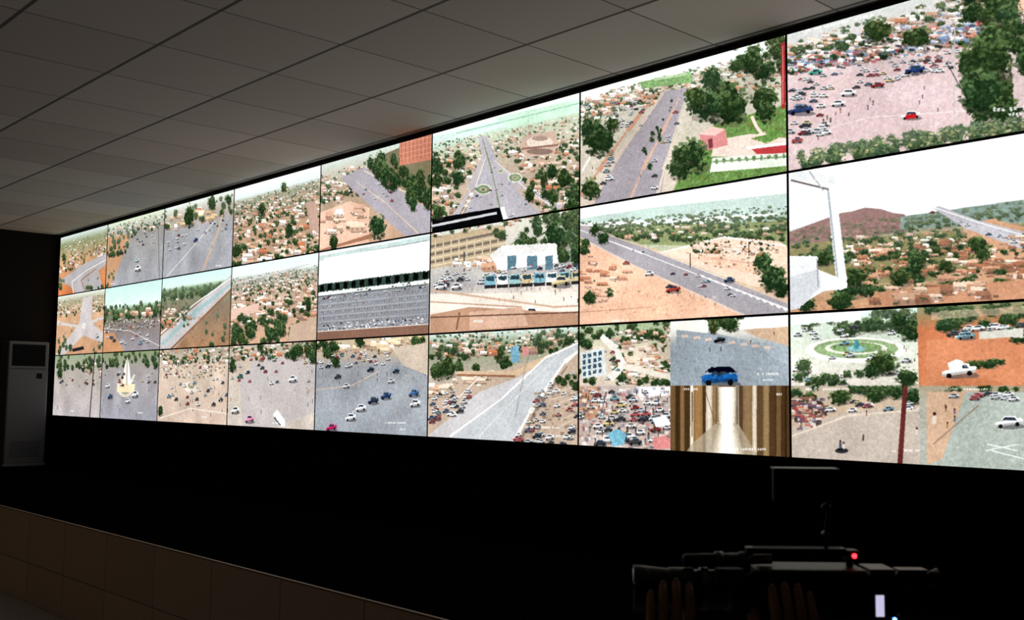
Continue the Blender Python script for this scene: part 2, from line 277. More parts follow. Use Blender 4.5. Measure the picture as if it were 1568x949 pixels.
setcell(6,1);base([(0,(232,240,242)),(.28,(240,243,243)),(.3,(170,190,180)),(.5,(180,174,154)),(1,(214,184,168))])
poly([(889,318),(1207,262),(1207,318),(889,342)],(238,243,244),.01);poly([(1000,318),(1207,296),(1207,326),(889,342),(889,335)],(190,206,203),.02)
trees([(889,340),(1208,312),(1208,336),(889,356)],260,3,5,.45,.2,.55)
poly([(889,350),(1208,338),(1208,380),(889,372)],(144,152,122));trees([(900,348),(1208,330),(1208,370),(930,366)],210,4,8,.28,.03,.6);houses([(930,352),(1208,338),(1208,362),(960,366)],26,3,5,.3,.1)
poly([(889,372),(1000,380),(1208,470),(1208,500),(889,500)],(218,186,168),.05)
poly([(1012,386),(1110,362),(1195,370),(1207,378),(1207,424),(1160,440),(1060,408)],(224,200,187),.05);line([(1012,387),(1110,363),(1205,376)],2.,(240,234,228));line([(1012,389),(1070,412),(1160,444)],2.,(240,230,224));town([(1060,370),(1190,370),(1180,390),(1060,386)],40,3,6,.5,.05,0)
for k in range(4): blob(1090+k*22,396+k*6,26,4,(208,172,154),12,.3,.4);
line([(1090,395),(1170,405)],3,(190,156,142),.04,.5);specks([(1040,385),(1195,380),(1195,425),(1080,405)],60,2.4,[(120,104,94),(170,140,124),(240,236,230),(90,104,80)],.6)
poly([(889,345),(902,346),(990,380),(1209,466),(1209,482),(1140,482),(960,400),(889,362)],(162,160,167));line([(889,352),(985,388),(1209,474)],(1,2.5),(222,222,222));line([(892,346),(1000,382),(1209,464)],(1,3),(196,184,172));line([(889,363),(960,401),(1140,483)],(1.5,4),(208,194,186))
for i in range(13): line([(1075+i*10.5,422+i*4.2),(1080+i*10.5,424+i*4.3)],3.,(246,246,246))
cars([(905,360),(950,370),(1150,455),(1120,470)],12,3,6);car(1032,442,12,(166,84,76));car(1026,438,6,(70,70,80));car(995,418,8);car(1118,428,9,(70,84,110));car(960,402,6,(180,110,100))
tree(1170,402,18);tree(1184,425,25,0,1.);tree(1196,440,17);tree(912,352,11);tree(925,365,11);trees([(889,372),(905,372),(905,395),(889,395)],5,8,11,0,0)
houses([(889,385),(965,412),(950,440),(889,430)],18,6,9,.05,0,[(222,204,192),(200,160,142),(184,138,118)]);houses([(889,435),(935,440),(930,460),(889,470)],10,7,10,0,0,[(190,150,132),(210,180,166)]);tree(904,455,12);tree(935,448,8)
line([(889,478),(1000,470)],1.6,(190,156,140));specks([(889,440),(1100,450),(1140,490),(889,495)],100,3,[(200,164,146),(228,204,190),(174,146,130)],.4);people([(930,430),(1100,450),(1100,480),(930,480)],20,5,6);text(935,490,10,2.6,-.05)
for x,y in((1148,392),(1058,410)): line([(x,y),(x,y-22)],1.4,(80,70,66))
setcell(7,1);base([(0,(228,238,244)),(.2,(238,244,248)),(.4,(226,234,238)),(.45,(160,160,144)),(1,(182,150,128))])
poly([(1208,262),(1668,185),(1668,318),(1400,330),(1208,350)],(234,242,247),.01);poly([(1400,240),(1668,195),(1668,250),(1500,262)],(246,250,252),.01)
poly([(1208,356),(1232,347),(1262,336),(1290,326),(1305,324),(1325,318),(1350,320),(1368,326),(1385,328),(1402,340),(1410,348),(1300,368),(1208,380)],(150,128,128))
for i in range(260):
    p=pick([(1212,350),(1395,326),(1400,350),(1212,376)],rng.uniform(),rng.uniform());blob(p[0],p[1]+2,4.5,2.,[(134,114,114),(166,146,142),(124,112,112),(122,128,108),(100,112,94)][i%5],7,.5,.55)
poly([(1380,332),(1450,322),(1668,292),(1668,335),(1380,352)],(138,154,150));trees([(1385,332),(1668,294),(1668,330),(1385,352)],180,3,6,.42,.15,.6)
poly([(1208,375),(1668,335),(1668,420),(1208,440)],(142,138,112));trees([(1215,364),(1568,343),(1568,385),(1225,405)],230,4,8,.2,0,.7);houses([(1300,362),(1568,345),(1568,370),(1300,385)],40,4,6,.2,.05)
poly([(1480,345),(1520,335),(1668,372),(1668,455),(1500,440)],(190,158,138))
poly([(1428,318),(1440,316),(1500,338),(1668,380),(1668,398),(1560,380),(1480,350)],(182,182,189));line([(1432,318),(1500,341),(1668,388)],1.5,(230,230,230))
town([(1300,380),(1668,350),(1668,405),(1300,425)],110,7,10,.45,.05,0,[(192,158,138),(230,217,206),(172,130,110),(206,176,156),(154,118,102)])
town([(1290,415),(1668,398),(1668,445),(1290,450)],56,10,14,.45,0,0,[(192,158,140),(212,188,172),(164,124,106),(144,114,100)])
poly([(1340,447),(1668,420),(1668,455),(1330,470)],(182,146,126));houses([(1340,448),(1560,432),(1568,450),(1340,462)],14,12,16,0,0,[(190,162,146),(214,198,184),(150,118,104)])
for x,y,r in((1498,375,17),(1505,388,14),(1405,400,15),(1400,412,13),(1380,425,17),(1450,408,14),(1300,440,24),(1310,425,20),(1290,460,20),(1240,400,15),(1260,395,15),(1235,465,15)): tree(x,y,r,0,.85)
cars([(1420,322),(1470,338),(1568,372),(1540,372)],8,4,6)
poly([(1266,283),(1280,280),(1299,438),(1283,442)],(222,227,230),.01);line([(1277,284),(1295,438)],4,(242,245,247),.01);line([(1269,290),(1285,436)],3,(166,173,180),.01)
poly([(1212,266),(1226,262),(1282,271),(1281,283),(1212,275)],(212,215,218),.01);line([(1212,276),(1270,290)],3,(120,114,114));line([(1240,262),(1262,292)],2.5,(170,170,174))
poly([(1208,392),(1252,392),(1252,412),(1298,430),(1298,442),(1262,446),(1222,470),(1208,476)],(218,221,224),.02);poly([(1208,425),(1255,412),(1258,440),(1225,472),(1208,476)],(198,202,208),.02);line([(1252,395),(1254,440)],2,(160,160,165))
text(1240,274,7,3.2,-.15);text(1285,258,12,3.2,-.15);text(1553,420,3,5)
# ===== row 2
setcell(0,2);base([(0,(150,162,142)),(.3,(176,171,168)),(1,(180,176,180))])
trees(RR(0,0,1,.25),40,5,8,.15,0);cars(RR(0,.2,1,.5),20,3,5);houses(RR(.5,.15,1,.3),6,5,7);people(RR(0,.3,1,.95),24,5,9);tree(*S(.12,.3),10);line([S(.85,0),S(.8,1)],1.6,(90,80,80));text(*S(.4,.9),9,1.6)
setcell(1,2);base([(0,(140,150,124)),(.25,(160,156,158)),(1,(156,158,168))])
trees(RR(0,0,1,.22),40,5,8,.15,0);ell(*S(.45,.58),22,10,(204,198,192));ell(*S(.45,.56),16,7,(150,156,142))
poly([S(.38,.55),S(.42,.2),S(.46,.08),S(.5,.2),S(.56,.55)],(238,232,224));poly([S(.3,.6),S(.6,.6),S(.62,.48),S(.3,.46)],(222,206,182));line([S(.34,.36),S(.42,.5)],2.4,(216,196,166));line([S(.6,.34),S(.52,.5)],2.4,(220,216,208));line([S(.46,.1),S(.47,.5)],2,(180,168,156))
cars(RR(0,.25,1,.5),18,4,6);car(*S(.18,.66),8,(70,90,120));car(*S(.62,.62),11,(246,246,246));car(*S(.5,.72),8);car(*S(.12,.5),7);people(RR(0,.4,1,.95),16,5,8);text(*S(.68,.88),8,1.7)
setcell(2,2);base([(0,(160,160,152)),(.2,(190,178,168)),(1,(196,182,173))])
town(RR(0,0,1,.2),44,5,8,.7,.1,0);specks(RR(.05,.15,.95,.4),160,2.4,CITY);ell(*S(.5,.52),20,9,(214,206,199));ell(*S(.5,.5),10,5,(150,150,134));poly([S(.48,.5),S(.5,.2),S(.53,.5)],(196,188,180));cars(RR(.02,.25,1,.75),34,4,7);people(RR(0,.25,1,.95),60,5,8);tree(*S(.05,.85),9);text(*S(.65,.9),9,1.8)
line([S(.05,.95),S(.5,.8),S(1,.85)],2,(212,204,197))
setcell(3,2);base([(0,(170,167,160)),(.25,(190,179,171)),(.6,(196,189,182)),(1,(190,183,179))])
poly([S(.3,.2),S(1,.15),S(1,.8),S(.5,1),S(.2,1),S(.15,.5)],(182,178,179));town(RR(0,0,1,.18),44,6,10,.7,.1,0);trees(RR(.7,0,1,.2),12,10,13,0,0);cars(RR(.02,.12,1,.5),26,5,7);people(RR(0,.15,1,.95),50,6,9)
car(*S(.76,.42),11,(236,240,244));car(*S(.28,.9),12,(214,156,184));car(*S(.1,.8),11,(236,236,226));car(*S(.15,.38),8,(80,120,116));poly([S(.55,.84),S(.6,.78),S(.69,.9),S(.69,.97),S(.63,.97)],(220,224,228));line([S(.57,.87),S(.64,.96)],2.4,(80,90,100));tree(*S(.38,.02),10);tree(*S(.05,.25),12);text(*S(.55,.93),14,1.8)
setcell(4,2);base([(0,(190,178,160)),(.18,(176,167,157)),(.3,(152,156,163)),(1,(156,162,170))])
houses(RR(0,0,.95,.14),34,9,12,.05,0,[(222,208,186),(206,188,164),(240,234,226)]);trees(RR(0,0,.2,.25),12,9,13,0,0);tree(*S(.42,.02),13);trees(RR(.85,0,1,.15),6,8,11,0,0);cars(RR(.0,.15,.7,.3),30,5,7);people(RR(0,.15,1,.45),40,5,7)
poly([S(.7,.12),S(1,.08),S(1,.4),S(.8,.3)],(190,180,170));line([S(.0,.55),S(.35,.5),S(.6,.35)],2,(182,172,165))
for u,v,c in((.35,.83,(246,248,250)),(.44,.73,(240,244,248)),(.55,.65,(60,70,90)),(.66,.6,(56,80,120)),(.89,.57,(80,110,150)),(.9,.67,(240,244,246)),(.52,.33,(50,60,70)),(.74,.35,(50,70,90)),(.3,.5,(220,224,228)),(.22,.4,(70,74,80)),(.7,.45,(200,205,210))): car(*S(u,v),12 if v>.5 else 8,c)
car(*S(.17,.95),12,(176,60,108));people(RR(.2,.3,.95,.9),20,7,9);text(*S(.66,.87),20,2);text(*S(.78,.93),6,2)
setcell(5,2);base([(0,(205,220,218)),(.12,(140,150,132)),(.4,(178,170,162)),(1,(180,171,164))])
town([(660,515),(889,498),(889,535),(660,548)],140,4,8,.6,.25,0);trees([(665,525),(780,525),(780,560),(668,572)],22,9,13,.1,0);trees([(820,510),(889,505),(889,520),(820,530)],20,7,9,.2,.05);tree(686,562,19);tree(765,540,13)
poly([(783,531),(796,529),(797,554),(784,556)],(130,164,182));poly([(800,530),(810,530),(811,544),(801,546)],(190,144,144));houses([(700,530),(770,525),(770,540),(700,545)],12,7,9,.05,0)
poly([(655,600),(840,545),(889,535),(889,690),(655,670)],(182,168,157));houses([(656,590),(760,570),(740,585),(656,612)],16,10,12,0,0,[(226,212,198),(244,240,234),(206,180,164)])
line([(700,572),(790,572),(845,545)],8,(196,178,158));line([(700,574),(790,576)],3,(144,112,98))
poly([(735,600),(800,575),(850,545),(868,548),(800,640),(770,676),(655,668),(690,640)],(192,191,195))
poly([(838,546),(889,522),(889,535),(868,552),(806,640),(788,678),(690,672),(760,620),(815,572)],(184,188,193))
line([(889,524),(836,548),(770,610),(690,668)],(2,3),(228,230,230));line([(889,536),(866,554),(812,632),(786,680)],(3,7),(222,222,218));line([(870,560),(822,628),(795,680)],(2,6),(136,128,122));line([(826,502),(806,560),(790,640)],1.1,(120,120,126),0,.6);line([(855,545),(790,610),(735,668)],(.8,1.5),(220,220,220),0,.7)
line([(735,578),(700,612),(680,624)],2,(216,214,212))
cars([(665,605),(720,592),(720,625),(658,655)],34,6,9);cars([(830,580),(885,560),(885,600),(820,625)],20,6,8);specks([(820,600),(889,580),(889,684),(800,684)],140,3.2,[(130,112,102),(176,160,147),(104,94,90),(148,132,116)],.5);cars([(800,640),(885,610),(885,680),(790,680)],20,7,10);cars([(815,620),(889,600),(889,680),(795,682)],16,7,10)
for i in range(7): line([(842+i*3,604+i*8),(889,590+i*8)],1.6,(216,206,194),0,.5)
trees([(856,575),(889,570),(889,590),(856,595)],6,7,9,0,0);text(806,652,22,2.6,.02);text(848,666,8,2.4)
def sub(u0,u1,v0,v1,c=6): setcell(c,2,u0,u1,v0,v1)
sub(0,.48,0,.5);base([(0,(160,176,152)),(.4,(196,188,176)),(1,(200,189,180))])
trees([(889,500),(1037,490),(1037,512),(889,530)],36,7,10,.05,0);town([(940,508),(1037,500),(1037,585),(940,588)],60,6,9,.45,.05,0);trees([(889,565),(1035,560),(1035,588),(889,592)],16,8,10,0,0)
line([(922,515),(945,535),(955,560),(935,580)],(8,13),(216,214,210));line([(955,560),(1037,580)],9,(210,205,198))
poly([(890,540),(926,532),(930,574),(892,580)],(200,207,209));
for k in range(4):
    for j in range(4): poly([(893.5+k*8,543+j*9-k*1.6),(898.5+k*8,542+j*9-k*1.6),(898.5+k*8,548+j*9-k*1.6),(893.5+k*8,549+j*9-k*1.6)],(80,98,112))
cars([(925,520),(945,520),(955,580),(930,585)],8,4,6);text(900,498,14,2.4,-.05)
sub(.48,1,0,.5);base([(0,(226,232,232)),(.25,(200,200,196)),(.4,(160,168,176)),(1,(150,162,172))])
poly([(1037,497),(1140,520),(1208,560),(1208,592),(1037,592)],(152,161,170));poly([(1130,500),(1210,494),(1210,530),(1160,516)],(190,170,152));poly([(1150,482),(1210,480),(1210,500),(1130,505)],(246,246,246));trees([(1085,484),(1145,482),(1140,496),(1090,500)],18,8,11,0,0);poly([(1037,493),(1085,490),(1085,510),(1037,505)],(226,223,216));
tree(1093,505,8);line([(1094,480),(1095,512)],2,(80,60,50))
for i in range(8): poly([(1044+i*18,513+i*2.5),(1054+i*18,512+i*2.5),(1056+i*18,516+i*2.5),(1046+i*18,517+i*2.5)],(200,184,176))
car(1103,576,29,(54,106,162),.02);poly([(1080,570),(1090,562),(1120,562),(1130,570)],(24,34,50));car(1103,520,9,(30,36,44));people([(1045,500),(1200,510),(1200,540),(1050,540)],12,7,9);text(1158,571,11,2.8);text(1170,580,5,2.6)
sub(0,.48,.5,1);base([(0,(180,172,169)),(1,(184,172,169))])
poly([(975,592),(1037,592),(1037,605),(980,608)],(250,250,250));poly([(889,592),(920,592),(915,640),(889,640)],(176,146,128));specks([(889,594),(1037,592),(1037,690),(889,688)],340,3.8,[(236,236,236),(166,104,110),(84,88,100),(216,192,178),(112,126,152),(76,72,76),(166,150,144),(220,220,224)],.55)
cars([(889,600),(1037,598),(1037,680),(889,680)],54,8,13,.05);people([(889,600),(1037,598),(1037,682),(889,680)],150,10,14)
poly([(932,664),(946,656),(960,664),(957,680),(940,684)],(128,172,190));poly([(1000,670),(1020,667),(1032,674),(1032,686),(1003,688)],(196,142,144));poly([(1000,640),(1020,636),(1030,650),(1006,654)],(246,246,246))
# corridor feed
sub(.48,1,.5,1);base([(0,(120,104,86)),(1,(100,84,68))],.01)
poly([(1030,585),(1215,588),(1215,705),(1030,698)],(112,96,78),.01)
for x,w,c in((1035,8,(70,58,48)),(1043,6,(136,114,90)),(1049,9,(78,64,52)),(1058,5,(236,232,222)),(1063,14,(154,128,98)),(1077,5,(80,64,52)),(1082,10,(218,212,202)),(1092,10,(150,132,110)),(1127,6,(160,154,146)),(1133,6,(90,76,66)),(1139,14,(142,124,102)),(1153,7,(216,208,196)),(1160,10,(100,84,70)),(1170,9,(150,132,108)),(1179,32,(80,66,54)),(1190,7,(114,98,80)),(1203,3,(56,48,40))):
    for k in range(4): poly([(x+k*w/4,588),(x+(k+1)*w/4,588),(x+(k+1)*w/4,705),(x+k*w/4,703)],mix(c,(108,94,78),abs(k-1.5)*.2),.01)
poly([(1062,678),(1100,646),(1130,646),(1164,702),(1046,700)],(168,160,148),.01,.75)
for k in range(6): poly([(1101+k*1.6,592),(1128-k*1.6,592),(1127-k*1.6,648+k),(1102+k*1.6,648+k)],mix((190,184,172),(254,254,252),k/5),.01)
for k in range(6): poly([(1102+k*1.4,650),(1127-k*1.4,650),(1142-k*4,702),(1088+k*4,700)],mix((180,172,160),(250,247,242),k/5),.01,.8)
line([(1061,600),(1061,668)],1.2,(70,54,40));line([(1079,592),(1096,646)],1.2,(90,76,62),0,.6);line([(1098,592),(1098,650)],1.4,(90,78,66),0,.8);line([(1130,592),(1130,650)],1.4,(90,78,66),0,.8)
text(1120,686,17,2.8);text(1045,594,8,2.8);text(1190,602,3,2.8)
def sb7(u0,u1,v0,v1): setcell(7,2,u0,u1,v0,v1)
sb7(0,.46,0,.5);base([(0,(205,220,220)),(.2,(202,214,205)),(1,(206,202,196))])
trees([(1213,485),(1430,472),(1430,500),(1213,510)],34,10,13,.25,.1);poly([(1213,480),(1320,475),(1320,490),(1213,498)],(220,230,227));ell(1312,536,74,20,(238,236,232));ell(1312,534,62,15,(150,170,138));ell(1312,533,46,10,(218,222,213));ell(1312,532,38,8,(134,158,122));ell(1312,534,14,5,(146,182,186));poly([(1308,534),(1310,520),(1315,520),(1317,534)],(100,156,168))
cars([(1216,505),(1426,495),(1426,585),(1216,585)],32,7,9);tree(1340,497,22,.1,.6);tree(1395,505,22,0,.9);tree(1378,490,14);tree(1352,556,25,0,.8);tree(1390,578,17);tree(1335,568,13);tree(1232,560,13,.1);trees([(1213,570),(1330,572),(1330,588),(1213,590)],14,8,12,.1,0);people([(1220,510),(1420,500),(1420,585),(1220,585)],30,6,8);text(1250,478,26,2.8,-.03);text(1222,500,12,2.6)
sb7(.46,1,0,.5);base([(0,(140,146,122)),(.3,(176,124,100)),(1,(188,134,108))])
poly([(1420,520),(1668,515),(1668,600),(1420,600)],(188,138,114),.05);trees([(1427,470),(1668,455),(1668,490),(1427,500)],38,12,16,.1,0);poly([(1427,478),(1668,462),(1668,472),(1427,490)],(200,184,168),.04,.5);cars([(1430,503),(1668,490),(1668,515),(1430,520)],24,10,13);tree(1495,557,13,0,.6);tree(1515,556,14,0,.6);tree(1532,554,9,0,.6);tree(1560,512,16);poly([(1500,508),(1568,502),(1568,516),(1500,519)],(196,196,190))
car(1470,566,22,(240,240,236));poly([(1452,556),(1466,550),(1476,553),(1474,565),(1456,568)],(246,246,246));blob(1480,585,50,6,(176,124,100),12,.3,.6);tree(1660,560,24)
sb7(0,.46,.5,1);base([(0,(176,168,157)),(.3,(190,175,161)),(1,(186,172,162))])
trees([(1213,592),(1430,590),(1430,606),(1213,612)],28,11,14,.05,0);poly([(1213,660),(1300,630),(1427,622),(1427,712),(1213,704)],(184,176,170));houses([(1213,610),(1260,608),(1255,640),(1213,650)],14,10,12,0,0,[(140,112,102),(190,168,154),(100,94,106)]);specks([(1213,612),(1262,610),(1258,650),(1213,660)],80,3.6,[(70,64,66),(160,90,90),(220,220,220),(100,96,120)]);cars([(1265,615),(1427,608),(1427,625),(1265,630)],14,8,10)
line([(1213,668),(1300,636),(1427,626)],3,(206,196,186));people([(1215,630),(1427,620),(1427,690),(1215,680)],14,10,13);ell(1290,690,10,4,(70,70,76));ell(1290,688,7,2.6,(50,50,54));person(1288,680,17);person(1293,682,15);poly([(1384,590),(1391,590),(1383,712),(1375,712)],(104,66,68));person(1405,660,16);tree(1340,604,14);text(1235,594,20,2.6);text(1383,688,10,2.6);text(1364,689,3,2.6)
sb7(.46,1,.5,1);base([(0,(160,152,137)),(.2,(170,170,163)),(1,(166,173,170))])
trees([(1430,592),(1668,595),(1668,602),(1430,605)],18,9,12,0,0);poly([(1420,600),(1500,598),(1450,700),(1420,712)],(190,167,150));poly([(1480,600),(1668,602),(1668,730),(1440,714)],(167,175,172));cars([(1440,600),(1668,604),(1668,612),(1440,612)],18,8,10);car(1546,645,18,(236,238,240));person(1432,640,24);people([(1440,612),(1480,612),(1470,660),(1435,660)],12,11,14)
for a,b in (((1513,680),(1560,690)),((1520,690),(1568,702)),((1510,690),(1560,680))): line([a,b],1.8,(216,222,220))
line([(1430,680),(1500,620)],2,(144,132,122));text(1455,594,16,2.6)
for r in range(3):
    setcell(8,r);base([(0,SKY),(.2,(180,186,180)),(.4,(184,168,156)),(1,(190,176,167))])
    town(RR(0,.18,1,.5),90,12,22,.5);poly([S(.3,.4),S(.5,.4),S(.9,1),S(.1,1)],ROAD);cars(RR(.2,.5,.8,1),14,14,24)
# organic foliage edges, camera softness, faint sensor grain of the CCTV feeds
yy,xx=np.mgrid[0:Hh,0:W]
dy=np.clip(np.rint(N3*1.1),-3,3).astype(np.int32);dx=np.clip(np.rint(cn(3,(1,2))*1.2),-3,3).astype(np.int32)
vg=smooth(np.clip((C[...,1]-C[...,0]-4)/10,0,1)*np.clip(2-C[...,1]/90,0,1),(1,2))>.3
CW=C[np.clip(yy+dy,0,Hh-1),np.clip(xx+dx,0,W-1)]
C=np.where(vg[...,None],CW,C)
C=C*.4+.15*(np.roll(C,1,0)+np.roll(C,-1,0)+np.roll(C,1,1)+np.roll(C,-1,1))
C=np.clip(C/255.,0,1)
g=C.mean(2,keepdims=True)
veg=np.clip((C[...,1]-C[...,0])*9,0,1)*np.clip(1.6-2*g[...,0],0,1)
mid=np.clip((0.96-g[...,0])*6,0,1)
C=C*(1+(mid*(.016*N1+.010*N3)+veg*(.05*N1+.05*N3))[...,None])
C=np.clip(g+(C-g)*1.12,0,1)
C=np.clip((C-.5)*1.34+.505,0,1)
m2_=mid[...,None]*np.array([.008,0,-.018],np.float32);C=np.clip(C+m2_,0,1)
img=bpy.data.images.new("footage",W,Hh,alpha=False)
buf=np.ones((Hh,W,4),np.float32);buf[...,:3]=C[::-1]
img.pixels.foreach_set(buf.ravel());img.update();img.pack()
# ------------------------------------------------------------------ materials
def mat(name,col=(.5,.5,.5),rough=.6,metal=0.,spec=.5,bump=0.,bscale=30.,var=0.,em=None,es=0.):
    m=bpy.data.materials.new(name);m.use_nodes=True;nt=m.node_tree;b=nt.nodes["Principled BSDF"]
    b.inputs["Base Color"].default_value=(*col,1);b.inputs["Roughness"].default_value=rough;b.inputs["Metallic"].default_value=metal;b.inputs["Specular IOR Level"].default_value=spec
    if em: b.inputs["Emission Color"].default_value=(*em,1);b.inputs["Emission Strength"].default_value=es
    tc=nt.nodes.new("ShaderNodeTexCoord");no=nt.nodes.new("ShaderNodeTexNoise");no.inputs["Scale"].default_value=bscale;nt.links.new(tc.outputs["Object"],no.inputs["Vector"])
    if bump:
        bu=nt.nodes.new("ShaderNodeBump");bu.inputs["Strength"].default_value=bump;bu.inputs["Distance"].default_value=.01;nt.links.new(no.outputs["Fac"],bu.inputs["Height"]);nt.links.new(bu.outputs["Normal"],b.inputs["Normal"])
    if var:
        mx=nt.nodes.new("ShaderNodeMix");mx.data_type='RGBA';mx.inputs["A"].default_value=(*[c*(1-var) for c in col],1);mx.inputs["B"].default_value=(*[min(1,c*(1+var)) for c in col],1)
        nt.links.new(no.outputs["Fac"],mx.inputs["Factor"]);nt.links.new(mx.outputs["Result"],b.inputs["Base Color"])
    return m
m_black=mat("black_cladding",(.003,.003,.0035),.8,spec=.05,var=.3)
m_bezel=mat("bezel_black",(.008,.008,.009),.5,spec=.2)
m_wall=mat("dark_wall_paint",(.010,.010,.010),.85,spec=.1,var=.15,bump=.1)
m_stage=mat("black_stage_carpet",(.0025,.0025,.0025),.95,spec=.0,var=.4,bscale=200)
m_floor=mat("floor_stone",(.42,.39,.37),.6,var=.12,bscale=6)
m_scr=bpy.data.materials.new("lit_display");m_scr.use_nodes=True
nt=m_scr.node_tree;b=nt.nodes["Principled BSDF"];b.inputs["Base Color"].default_value=(.01,.01,.01,1);b.inputs["Roughness"].default_value=.6;b.inputs["Specular IOR Level"].default_value=.1
ti=nt.nodes.new("ShaderNodeTexImage");ti.image=img;nt.links.new(ti.outputs["Color"],b.inputs["Emission Color"]);b.inputs["Emission Strength"].default_value=1.04
def grid_mat(name,colA,colB,line_col,sx,sy,ox,oy,wx,wy,axis='XY',rough=.8,bump=.3,stag=0.):
    m=bpy.data.materials.new(name);m.use_nodes=True;nt=m.node_tree;L=nt.links;b=nt.nodes["Principled BSDF"]
    geo=nt.nodes.new("ShaderNodeNewGeometry");sep=nt.nodes.new("ShaderNodeSeparateXYZ");L.new(geo.outputs["Position"],sep.inputs[0])
    def M(op,a,c=None):
        n=nt.nodes.new("ShaderNodeMath");n.operation=op
        for i,v in enumerate((a,c)):
            if v is None: continue
            if isinstance(v,(int,float)): n.inputs[i].default_value=v
            else: L.new(v,n.inputs[i])
        return n.outputs[0]
    v=M('DIVIDE',M('SUBTRACT',sep.outputs[axis[1]],oy),sy);vf=M('FLOOR',v)
    u=M('DIVIDE',M('SUBTRACT',sep.outputs[axis[0]],ox),sx)
    if stag: u=M('ADD',u,M('MULTIPLY',vf,stag))
    uf=M('FLOOR',u)
    du=M('MULTIPLY',M('ABSOLUTE',M('SUBTRACT',M('FRACT',M('ADD',u,.5)),.5)),sx)
    dv=M('MULTIPLY',M('ABSOLUTE',M('SUBTRACT',M('FRACT',M('ADD',v,.5)),.5)),sy)
    lu=M('LESS_THAN',du,wx);lv=M('LESS_THAN',dv,wy);ln=M('MAXIMUM',lu,lv)
    cb=nt.nodes.new("ShaderNodeCombineXYZ");L.new(uf,cb.inputs[0]);L.new(vf,cb.inputs[1])
    wn=nt.nodes.new("ShaderNodeTexWhiteNoise");wn.noise_dimensions='2D';L.new(cb.outputs[0],wn.inputs["Vector"])
    mx=nt.nodes.new("ShaderNodeMix");mx.data_type='RGBA';mx.inputs["A"].default_value=(*colA,1);mx.inputs["B"].default_value=(*colB,1);L.new(wn.outputs["Value"],mx.inputs["Factor"])
    m2=nt.nodes.new("ShaderNodeMix");m2.data_type='RGBA';L.new(ln,m2.inputs["Factor"]);L.new(mx.outputs["Result"],m2.inputs["A"]);m2.inputs["B"].default_value=(*line_col,1)
    L.new(m2.outputs["Result"],b.inputs["Base Color"]);b.inputs["Roughness"].default_value=rough;b.inputs["Specular IOR Level"].default_value=.2
    no=nt.nodes.new("ShaderNodeTexNoise");no.inputs["Scale"].default_value=140;L.new(geo.outputs["Position"],no.inputs["Vector"])
    bu=nt.nodes.new("ShaderNodeBump");bu.inputs["Strength"].default_value=bump;bu.inputs["Distance"].default_value=.004
    L.new(M('SUBTRACT',M('MULTIPLY',no.outputs["Fac"],.4),ln),bu.inputs["Height"]);L.new(bu.outputs["Normal"],b.inputs["Normal"])
    return m
m_ceil=grid_mat("ceiling_tile",(.49,.465,.44),(.63,.605,.575),(.12,.115,.11),.6,.6,6.92,-.04,.004,.009)
m_riser=grid_mat("beige_stone_tile",(.40,.29,.21),(.47,.35,.255),(.17,.125,.09),.6,.3,5.2,-.06,.003,.003,'XZ',.5)
# ------------------------------------------------------------------ mesh helpers
def link(o,par=None):
    bpy.context.collection.objects.link(o)
    if par: o.parent=par
    return o
def obj(name,bm,m,par=None,smooth=False):
    me=bpy.data.meshes.new(name);bm.to_mesh(me);bm.free()
    for k in (m if isinstance(m,list) else [m]): me.materials.append(k)
    if smooth:
        for p in me.polygons:p.use_smooth=True
    return link(bpy.data.objects.new(name,me),par)
def box(name,a,b,m,par=None,bev=0.,seg=2):
    bm=bmesh.new();bmesh.ops.create_cube(bm,size=1)
    for v in bm.verts:
        v.co=Vector([a[i]+(v.co[i]+.5)*(b[i]-a[i]) for i in range(3)])
    if bev: bmesh.ops.bevel(bm,geom=bm.edges[:],offset=bev,segments=seg,affect='EDGES',profile=.6)
    return obj(name,bm,m,par)
def lathe(name,p0,p1,prof,m,par=None,n=32):
    p0=Vector(p0);p1=Vector(p1);d=(p1-p0);q=d.to_track_quat('Z','Y');L=d.length
    bm=bmesh.new();rings=[]
    for t,r in prof:
        rings.append([bm.verts.new(p0+q@Vector((r*math.cos(a),r*math.sin(a),t*L))) for a in [2*math.pi*i/n for i in range(n)]])
    for a,b_ in zip(rings[:-1],rings[1:]):
        for i in range(n): bm.faces.new((a[i],a[(i+1)%n],b_[(i+1)%n],b_[i]))
    bm.faces.new(rings[0][::-1]);bm.faces.new(rings[-1])
    o=obj(name,bm,m,par,True)
    return o
def tube(name,pts,r,m,par=None):
    cu=bpy.data.curves.new(name,'CURVE');cu.dimensions='3D';cu.bevel_depth=r;cu.bevel_resolution=4;cu.use_fill_caps=True
    s=cu.splines.new('POLY');s.points.add(len(pts)-1)
    for i,p in enumerate(pts): s.points[i].co=(*p,1)
    cu.materials.append(m);return link(bpy.data.objects.new(name,cu),par)
def empty(name,loc=(0,0,0)):
    o=bpy.data.objects.new(name,None);o.location=loc;return link(o)
# ------------------------------------------------------------------ room shell
X0,X1,Y0,Y1=-.06,NC*PW+1.2,-8.,.02
box("floor",(X0-.1,Y0-.1,-.1),(X1+.1,Y1+.12,0),m_floor)
box("ceiling",(X0-.1,Y0-.1,ZC),(X1+.1,Y1+.12,ZC+.1),m_ceil)
box("wall_front",(X0-.1,Y1,0),(X1+.1,Y1+.1,ZC),m_black)
box("wall_left",(X0-.1,Y0,0),(X0,Y1,ZC),m_wall)
box("wall_right",(X1,Y0,0),(X1+.1,Y1,ZC),m_wall)
box("wall_back",(X0-.1,Y0-.1,0),(X1+.1,Y0,ZC),m_wall)
st=empty("stage_platform")
box("deck",(X0+.002,YS,.0),(X1-.002,Y1-.002,ZS),m_stage,st)
box("tiled_riser",(X0+.002,YS-.015,.001),(X1-.002,YS-.0005,ZS+.004),m_riser,st,.004)
